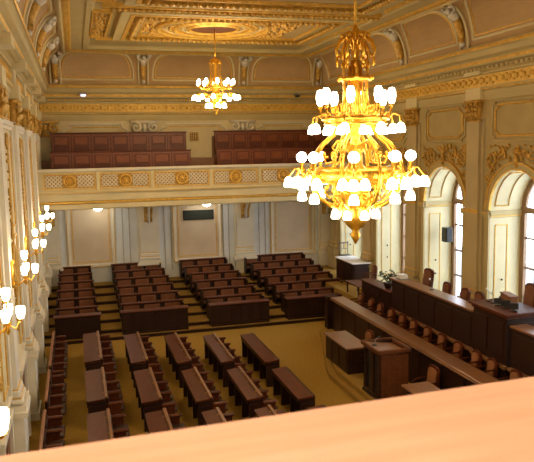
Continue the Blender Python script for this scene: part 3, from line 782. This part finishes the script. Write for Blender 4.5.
t = thing('rostrum', 'raised dark wooden rostrum box in the middle of the high bench', 'rostrum', (9.98, 13.8, .7))
W, D, H = .95, 1.5, 2.86-.7
MB().box(.04, W, .04, D-.02, 0, H-.14).build('body', MAHO, t)
MB().box(-.04, W+.05, -.05, D, H-.14, H-.06, .02).box(-.1, W+.1, -.1, D+.05, H-.06, H, .015).build('top_slab', MAHOT, t)
for y in (.15, .85): MB().box(.015, .04, y, y+.5, 1.0, H-.28).build('raised_panel', MAHO, t)
MB().box(.15, .80, .015, .04, 1.0, H-.28).build('side_panel', MAHO, t)
MB().box(-.05, .04, 0, D, .74, .82).build('ledge', BROWN, t)
hi = [(19.82, 2.67, .85, .56, 'large armchair behind the high bench nearest the far end'), (18.61, 2.53, .62, .42, 'second armchair from the far end behind the high bench'),
      (17.57, 2.54, .62, .42, 'third armchair from the far end behind the high bench'), (16.83, 2.55, .66, .42, 'armchair behind the high bench just before the rostrum')]
for y, z, hb, wd, l in hi: chair('brown leather '+l, 10.78, y*10.95/11.1, 1.6, hb*.95+.08, wd+.02, LEATH)
chair('tall brown leather armchair of the president behind the rostrum', 11.2, 14.9, 1.9, .95, .5, LEATH)
chair('small green leather armchair beside the rostrum', 11.15, 15.95, 1.6, .70, .48, DGREEN)
struct(MB().box(10.9, 11.98, 14.3, 15.5, 1.6, 1.9).build('trim_president_step', CARPET))
# things on the rostrum
for l, x, y, z, s in (('black desk monitor at the left on the rostrum', 10.3, 14.62, 2.86, .8), ('black desk monitor in the middle on the rostrum', 10.3, 14.30, 2.86, .85), ('black desk monitor at the right on the rostrum', 10.3, 13.98, 2.86, .85)):
    q = thing('monitor', l, 'monitor', (x, y, z), .95, 'monitors on the rostrum')
    MB().box(-.08*s, .08*s, -.1*s, .1*s, 0, .02).build('stand', DARK, q); MB().box(-.02*s, .02*s, -.02*s, .02*s, .02, .08*s).build('neck', DARK, q)
    MB().box(-.03*s, .02*s, -.13*s, .13*s, .06*s, .24*s, .01).build('screen', DARK, q)
q = thing('document_box', 'red-brown box standing behind the monitors on the rostrum', 'box', (10.66, 14.72, 2.86), -.25)
MB().box(-.1, .12, -.36, .26, 0, .22, .015).build('body', BROWN, q); MB().box(-.12, .14, -.38, .28, .22, .26, .01).build('lid', LEATH, q)
def mic(label, x, y, z, h=.3):
    q = thing('desk_microphone', label, 'microphone', (x, y, z))
    MB().lathe([(.06, 0), (.06, .02), (.02, .03)], n=10).build('mic_base', DARK, q); MB().tube([(0, 0, .02), (0, 0, h*.7), (-.06, .02, h)], .010).build('gooseneck', METAL, q); MB().blob((-.07, .02, h), (.035, .025, .03)).build('mic_head', WHITE, q, True)
mic('white tipped gooseneck microphone at the far side of the rostrum', 10.35, 15.1, 2.86, .34)
mic('white tipped gooseneck microphone beside the monitors on the rostrum', 10.3, 14.85, 2.86, .30)
mic('gooseneck microphone on the high bench between the armchairs', 10.32, 18.0, 2.58, .34)
q = thing('paper_tray', 'white tray of papers at the far end of the high bench', 'tray', (10.3, 19.9, 2.58)); 
MB().box(-.14, .14, -.18, .18, 0, .03).build('tray', METAL, q)
MB().box(-.12, .12, -.16, .16, .03, .15).build('papers', WHITE, q)
# second desk, plant, cloth covered table and slim chair in the far right corner
struct(MB().box(10.2, 11.98, 23.3, 30.9, 0, 1.15).build('floor_corner_platform', CARPET))
q = thing('side_desk', 'dark desk with brown top between the high bench and the far windows', 'desk', (10.15, 20.45, .7))
MB().box(.03, .09, 0, 2.45, 0, 1.27).build('front_panel', MAHO, q); MB().box(-.03, .55, -.0, 2.5, 1.27, 1.32, .012).build('desk_top', MAHOT, q)
for k in range(3): MB().box(.01, .03, .1+k*.8, .75+k*.8, .9, 1.15).build('raised_panel', MAHO, q)
MB().box(.09, .5, 2.4, 2.45, 0, 1.27).build('end_panel', MAHO, q)
chair('brown armchair at the side desk before the far window', 11.1, 22.7, 1.15, .5, .36, LEATH)
chair('brown armchair beside the pilaster near the cloth covered table', 11.25, 24.65, 1.15, .58, .36, LEATH)
q = thing('potted_plant', 'green leafy plant on the side desk by the high bench', 'plant', (10.38, 21.1, 2.02)); q.scale = (1.5, 1.5, 1.25)
MB().lathe([(.07, 0), (.11, .12), (.12, .16), (.10, .16)], n=12).build('pot', MAHO, q, True)
m = MB()
for i in range(110):
    a = random.uniform(0, 2*PI); e = random.uniform(.15, 1.3); R = random.uniform(.12, .36)
    c = Vector((R*math.cos(a)*math.cos(e), R*math.sin(a)*math.cos(e)*1.2, .16+R*math.sin(e)))
    u = Vector((random.uniform(-1, 1), random.uniform(-1, 1), random.uniform(-.3, .6))).normalized()*.065; v_ = u.cross(Vector((random.random(), random.random(), 1))).normalized()*.028
    m.quad(c-u, c+v_, c+u, c-v_)
for i in range(9):
    a = 2*PI*i/9; m.tube([(0, 0, .14), (.12*math.cos(a), .12*math.sin(a), .32), (.25*math.cos(a), .25*math.sin(a), .38)], .006, 4)
m.build('foliage', LEAF, q)
q = thing('cloth_covered_table', 'dark cabinet table with white top in the far right corner', 'table', (10.98, 25.65, 1.15))
MB().box(.05, .78, .05, 1.95, 0, .91).build('body', MAHO, q); MB().box(0, .86, 0, 2.0, .91, .96, .01).build('white_top', WHITE, q)
for k in range(2): MB().box(.03, .05, .15+.9*k, .95+.9*k, .12, .9).build('raised_panel', MAHO, q)
for k in range(1): MB().box(.12, .7, .03, .05, .12, .9).build('end_panel', MAHO, q)
q = thing('slim_chair', 'slim metal framed chair behind the white topped table', 'chair', (11.6, 27.92, 1.15))
for sx in (-.2, .2):
    for sy in (-.2, .2): MB().tube([(sx, sy, 0), (sx, sy, 1.55 if sy > 0 else .95)], .022, 5).build('leg', METAL, q)
MB().box(-.22, .22, -.22, .22, .92, .97, .01).build('seat', DARK, q); MB().box(-.2, .2, .19, .21, 1.46, 1.52, .01).box(-.2, .2, .19, .21, 1.2, 1.24, .005).box(-.02, .02, .19, .21, 1.24, 1.46).build('backrest', METAL, q)
q = thing('low_table', 'low brown table beside the right seat block in the corner', 'table', (10.15+.1, 23.45, 1.15))
MB().box(0, .6, 0, 1.3, .42, .47, .01).build('table_top', MAHOT, q)
for a, b in ((.05, .08), (.5, .08), (.05, 1.18), (.5, 1.18)): MB().box(a, a+.05, b, b+.05, 0, .42).build('leg', MAHO, q)
# loudspeaker on window
q = thing('loudspeaker', 'dark green loudspeaker box hanging in the window reveal behind the high bench', 'loudspeaker', (12.62, 21.22-.16, 3.55))
MB().box(-.13, .13, -.22, .10, 0, .52, .02).build('cabinet', DGREEN, q); MB().box(-.10, .10, -.24, -.22, .04, .48).build('speaker_grille', DARK, q); MB().tube([(0, .1, .26), (0, .28, .26)], .02).build('bracket', METAL, q)
# ------------------------------------------------------------------ chandeliers
def shade(up=True, s=1.0, m=None):
    b = MB()
    if up: b.lathe([(.03*s, 0), (.045*s, .02*s), (.062*s, .10*s), (.058*s, .18*s), (.035*s, .225*s), (.005, .23*s)], n=10)
    else: b.lathe([(.03*s, 0), (.06*s, -.03*s), (.085*s, -.12*s), (.08*s, -.16*s), (.005, -.17*s)], n=10)
    return b
def shade_obj(parent, p, up, s, m=SHADE):
    b = shade(up, s); b.v = [(x+p[0], y+p[1], z+p[2]) for x, y, z in b.v]
    return b.build('lamp_shade', m, parent, True)
def pol(r, a, z): return (r*math.cos(a), r*math.sin(a), z)
def big_chandelier(label, x, y):
    Zc = 6.5
    t = thing('chandelier', label, 'chandelier', (x, y, Zc))
    Z = lambda z: z-Zc
    MB().tube([(0, 0, Z(11.2)), (0, 0, Z(9.1))], .025, 8).lathe([(.14, Z(11.17)), (.12, Z(11.05)), (.03, Z(10.95))], n=12).build('suspension_rod', GBRASS, t, True)
    c = MB(); c.lathe([(.03, Z(9.25)), (.07, Z(9.15)), (.10, Z(9.05)), (.06, Z(8.9)), (.09, Z(8.75)), (.05, Z(8.6)), (.08, Z(8.4)), (.05, Z(8.2))], n=12)
    for k in range(8):
        a = 2*PI*k/8
        c.tube([pol(.05, a, Z(8.75)), pol(.10, a, Z(8.95)), pol(.20, a, Z(9.02)), pol(.32, a, Z(8.95)), pol(.39, a, Z(8.80)), pol(.37, a, Z(8.68)), pol(.31, a, Z(8.66)), pol(.30, a, Z(8.74))], [.02, .028, .032, .032, .03, .026, .022, .018], 5)
        c.tube([pol(.06, a+.39, Z(9.0)), pol(.14, a+.39, Z(9.12)), pol(.22, a+.39, Z(9.10)), pol(.24, a+.39, Z(9.0)), pol(.18, a+.39, Z(8.97))], [.02, .026, .026, .022, .015], 5)
        c.tube([pol(.22, a+.39, Z(8.62)), pol(.24, a+.39, Z(8.8)), pol(.18, a+.39, Z(8.95))], [.03, .035, .02], 5)
        c.blob(pol(.37, a, Z(8.58)), (.035, .035, .07)); c.blob(pol(.27, a, Z(9.05)), .04); c.blob(pol(.25, a+.39, Z(8.52)), (.03, .03, .06))
    c.build('crown', GBRASS, t, True)
    c = MB()
    for k in range(6):
        a = 2*PI*k/6+.2
        c.tube([pol(.24, a, Z(8.75)), pol(.26, a, Z(8.4)), pol(.24, a, Z(8.0)), pol(.28, a, Z(7.6))], .022, 5)
    c.lathe([(.28, Z(8.30)), (.31, Z(8.26)), (.28, Z(8.22))], n=20)
    for k in range(6): c.blob(pol(.34, 2*PI*k/6+.2, Z(8.27)), .05)
    for k in range(8): c.tube([pol(.12, 2*PI*k/8, Z(8.5)), pol(.14, 2*PI*k/8, Z(8.1)), pol(.18, 2*PI*k/8+.2, Z(7.7)), pol(.3, 2*PI*k/8+.2, Z(7.56)), pol(.42, 2*PI*k/8+.2, Z(7.66)), pol(.38, 2*PI*k/8+.2, Z(7.78))], .024, 5)
    c.build('cage', GBRASS, t, True)
    c = MB()
    for k in range(8):
        a = 2*PI*k/8+.45
        c.tube([pol(.20, a, Z(7.05)), pol(.34, a, Z(7.10)), pol(.44, a, Z(6.98)), pol(.36, a, Z(6.86)), pol(.40, a, Z(6.70)), pol(.56, a, Z(6.66)), pol(.60, a, Z(6.78)), pol(.52, a, Z(6.80))], .026, 5)
        c.tube([pol(.28, a, Z(6.35)), pol(.5, a, Z(6.28)), pol(.6, a, Z(6.12)), pol(.5, a, Z(6.0)), pol(.4, a, Z(6.08)), pol(.38, a, Z(5.92)), pol(.46, a, Z(5.84))], .028, 5)
        c.blob(pol(.6, a, Z(6.84)), (.04, .04, .06)); c.blob(pol(.55, a, Z(6.2)), .05, 5, 3); c.blob(pol(.42, a, Z(5.98)), .05, 5, 3)
    c.build('inner_scrollwork', GBRASS, t, True)
    c = MB(); c.lathe([(.09, Z(8.6)), (.10, Z(8.0)), (.14, Z(7.85)), (.08, Z(7.7)), (.16, Z(7.55)), (.20, Z(7.42)), (.10, Z(7.3)), (.09, Z(7.1)), (.22, Z(6.95)), (.13, Z(6.85)), (.14, Z(6.65)), (.26, Z(6.5)), (.30, Z(6.35)), (.2, Z(6.2)), (.30, Z(6.05)), (.34, Z(5.9)), (.28, Z(5.75)), (.30, Z(5.62)), (.16, Z(5.45)), (.06, Z(5.36)), (.10, Z(5.28)), (.07, Z(5.2)), (.01, Z(5.1))], n=16)
    for k in range(40): c.blob(pol(random.uniform(.22, .36), random.uniform(0, 6.28), Z(random.uniform(5.7, 6.5))), .045, 5, 3)
    c.build('central_stem', GBRASS, t, True)
    # upper tier
    r = MB(); r.tube([pol(.62, 2*PI*k/32, Z(7.52)) for k in range(32)], .045, 6, closed=True)
    r.tube([pol(.58, 2*PI*k/32, Z(7.42)) for k in range(32)], .03, 6, closed=True)
    for k in range(24): r.blob(pol(.62, 2*PI*k/24, Z(7.59)), .035, 5, 3)
    r.build('upper_ring', GBRASS, t, True)
    for k in range(8):
        a = 2*PI*k/8+.25
        m = MB(); m.tube([pol(.18, a, Z(7.5)), pol(.4, a, Z(7.4)), pol(.62, a, Z(7.5)), pol(.68, a, Z(7.72))], .022, 5)
        m.tube([pol(.62, a, Z(7.5)), pol(.72, a-.08, Z(7.60)), pol(.84, a-.1, Z(7.56)), pol(.86, a-.1, Z(7.42))], .018, 5)
        m.tube([pol(.3, a, Z(7.55)), pol(.36, a, Z(7.78)), pol(.46, a, Z(7.74)), pol(.44, a, Z(7.62))], .022, 5)
        m.lathe([(.05, Z(7.74)), (.06, Z(7.76)), (.02, Z(7.70))], *pol(.68, a, 0)[:2], n=8)
        q = m.build('upper_arm', GBRASS, t, True)
        shade_obj(q, pol(.68, a, Z(7.78)), True, 1.3); shade_obj(q, pol(.86, a-.1, Z(7.42)), False, 1.1); shade_obj(q, pol(.56, a+.4, Z(7.38)), False, 1.0)
    # balloon ribs
    for k in range(8):
        a = 2*PI*k/8+.1
        P = [pol(.32, a, Z(7.45)), pol(.44, a, Z(7.22)), pol(.68, a, Z(7.04)), pol(.84, a, Z(6.82)), pol(.91, a, Z(6.52)), pol(.88, a, Z(6.25)), pol(.76, a, Z(6.02)), pol(.56, a, Z(5.88)), pol(.34, a, Z(5.82))]
        MB().tube(P, .036, 6).blob(P[3], .05).blob(P[5], .05).build('rib', GBRASS, t, True)
    r = MB(); r.rings([[pol(R, 2*PI*k/40, Z(z)) for k in range(40)] for R, z in ((.86, 6.38), (.90, 6.42), (.90, 6.54), (.86, 6.58), (.84, 6.48), (.86, 6.38))])
    for k in range(32): r.blob(pol(.90, 2*PI*k/32, Z(6.48)), .035, 5, 3)
    r.build('main_ring', GBRASS, t, True)
    # middle tier clusters
    for k in range(8):
        a = math.radians(20+45*k)
        m = MB(); m.tube([pol(.3, a, Z(6.35)), pol(.6, a, Z(6.3)), pol(.9, a, Z(6.42)), pol(1.04, a, Z(6.5)), pol(1.04, a, Z(6.70))], .03, 6)
        m.lathe([(.03, Z(6.5)), (.06, Z(6.56)), (.03, Z(6.62)), (.05, Z(6.70)), (.03, Z(6.72))], *pol(1.04, a, 0)[:2], n=8)
        m.tube([pol(1.04, a, Z(6.5)), pol(1.04, a, Z(6.2))], .02, 5); m.blob(pol(1.04, a, Z(6.2)), .045)
        m.tube([pol(1.0, a, Z(6.4)), pol(1.08, a, Z(6.1)), pol(1.04, a, Z(6.08))], .018, 5)
        sub = []
        for da, rr in ((-.17, 1.16), (.17, 1.16), (0, 1.30)):
            p = pol(rr, a+da, Z(6.42)); q0 = pol(1.04, a, Z(6.52)); mid = tuple((p[i]+q0[i])/2+(.12 if i == 2 else 0) for i in range(3))
            m.tube([q0, mid, p], .016, 5); sub.append(p)
        q = m.build('middle_arm', GBRASS, t, True)
        MB().blob(pol(1.04, a, Z(6.80)), .105, 14, 9).build('globe', GLOBE, q, True)
        for p in sub: shade_obj(q, p, False, 1.2)
        shade_obj(q, pol(1.04, a, Z(6.14)), False, 1.15)
    for k in range(8):
        a = 2*PI*k/8; m = MB(); m.tube([pol(.25, a, Z(5.85)), pol(.38, a, Z(5.9)), pol(.42, a, Z(5.78))], .018, 5)
        q = m.build('lower_arm', GBRASS, t, True); shade_obj(q, pol(.42, a, Z(5.78)), False, 1.0)
    point('chandelier_light', (0, 0, 1.1), CH_BIG*.4, WARM, .5, t)
    for k in range(4):
        point('chandelier_light', pol(1.35, PI/4+k*PI/2, -.25), CH_BIG*.15, WARM, .25, t)
    return t
CH_BIG = 380
big_chandelier('large tiered gold chandelier with lit glass shades and globes in the foreground', 5.2, 12.0)
def small_chandelier(label, x, y):
    Zc = 8.8; t = thing('chandelier', label, 'chandelier', (x, y, Zc)); Z = lambda z: z-Zc
    MB().tube([(0, 0, Z(11.17)), (0, 0, Z(10.1))], .02, 6).build('suspension_rod', GBRASS, t, True)
    c = MB(); c.lathe([(.02, Z(10.2)), (.12, Z(10.1)), (.08, Z(9.95)), (.05, Z(9.6)), (.06, Z(9.3)), (.16, Z(9.1)), (.1, Z(8.95)), (.2, Z(8.8)), (.1, Z(8.65)), (.22, Z(8.55)), (.1, Z(8.4)), (.03, Z(8.3)), (.05, Z(8.24)), (.01, Z(8.18))], n=12)
    c.build('central_stem', GBRASS, t, True)
    c = MB()
    for k in range(6):
        a = 2*PI*k/6; c.tube([pol(.05, a, Z(10.15)), pol(.18, a, Z(10.1)), pol(.2, a, Z(9.95)), pol(.17, a, Z(9.7)), pol(.2, a, Z(9.4)), pol(.3, a, Z(9.2))], .018, 5); c.blob(pol(.2, a, Z(10.0)), .04)
    c.build('cage', GBRASS, t, True)
    for zz, R in ((9.12, .55), (8.86, .68), (8.6, .3)):
        c = MB(); c.tube([pol(R, 2*PI*k/24, Z(zz)) for k in range(24)], .028, 5, closed=True)
        for k in range(16): c.blob(pol(R, 2*PI*k/16, Z(zz+.05)), .03, 5, 3)
        c.build('ring', GBRASS, t, True)
    for n, R, z0, up in ((10, .64, 9.22, True), (12, .80, 8.88, False), (7, .32, 8.60, False)):
        for k in range(n):
            a = 2*PI*k/n+.2; m = MB(); m.tube([pol(R*.4, a, Z(z0-.1)), pol(R*.75, a, Z(z0-.14 if up else z0+.06)), pol(R, a, Z(z0))], .018, 5)
            if up: m.lathe([(.04, Z(z0)), (.05, Z(z0+.02))], *pol(R, a, 0)[:2], n=8)
            q = m.build('arm', GBRASS, t, True); shade_obj(q, pol(R, a, Z(z0)), up, .95)
    for k in range(3): point('chandelier_light', pol(1.15, PI/6+k*2*PI/3, -.1), CH_SMALL/3, WARM, .25, t)
    return t
CH_SMALL = 430
small_chandelier('small gold chandelier with three rings of lit shades before the far wall', 4.98, 23.9)
# ------------------------------------------------------------------ wall sconces on the left pilasters
def sconce(label, y, z=4.52):
    t = thing('wall_sconce', label, 'wall lamp', (XL+.14, y, z), 0, 'gold wall sconces on the left pilasters'); t.scale = (.8, .8, .8)
    MB().box(0, .05, -.09, .09, -.35, .35, .02).blob((.05, 0, .3), (.03, .09, .09)).blob((.05, 0, -.3), (.03, .08, .1)).build('wall_plate', GBRASS, t, True)
    m = MB(); m.lathe([(.01, -.3), (.05, -.24), (.03, -.16), (.07, -.08), (.04, 0), (.05, .12), (.02, .2)], .34, 0, 10)
    m.tube([(.03, 0, -.2), (.14, 0, -.28), (.26, 0, -.22), (.34, 0, -.12)], .022, 5); m.build('bracket', GBRASS, t, True)
    for dx, dy, dz in ((.34, -.26, -.02), (.34, .26, -.02), (.58, 0, -.02), (.34, 0, .34)):
        q = MB(); q.tube([(.34, 0, -.1), (.34+(dx-.34)*.6, dy*.6, -.2 if dz < .1 else .1), (dx, dy, dz)], .016, 5).lathe([(.05, dz), (.06, dz+.02), (.02, dz-.03)], dx, dy, 8)
        q = q.build('arm', GBRASS, t, True)
        b = MB(); b.lathe([(.035, dz+.01), (.06, dz+.04), (.085, dz+.16), (.08, dz+.24), (.05, dz+.25)], dx, dy, 10); b.build('lamp_shade', SHADE, q, True)
    point('sconce_light', (.75, 0, .15), 26, WARM, .2, t)
    return t
for l, k in (('nearest gold sconce, cut by the left edge of the photo', 3), ('large gold sconce on the left wall, second from the camera', 4)):
    pass
names = ['gold sconce with lit shades at the extreme left edge, nearest of the row', 'gold sconce with lit shades, largest fully seen on the left wall', 'gold sconce with lit shades, second fully seen on the left wall',
         'gold sconce with lit shades, third fully seen on the left wall', 'gold sconce with lit shades, fourth on the left wall near the balcony', 'gold sconce with lit shades under the balcony end, farthest of the row']
for l, p in zip(names[1:], PIL[3:8]): sconce(l, p)
q = sconce(names[0], 6.93, 4.20); q.location.x = XL+.01; q.scale = (1.1, 1.1, 1.1)
# ------------------------------------------------------------------ near gallery handrail
t = thing('gallery_handrail', 'broad honey coloured wooden handrail across the bottom of the view', 'railing', (0, .81, 6.65), math.radians(2.4))
MB().box(-1.4, 3.6, -.48, 0, -.05, 0, .008).build('wooden_top', RAILW, t)
MB().box(-1.4, 3.6, -.40, -.08, -1.2, -.05).build('parapet', CREAM, t)
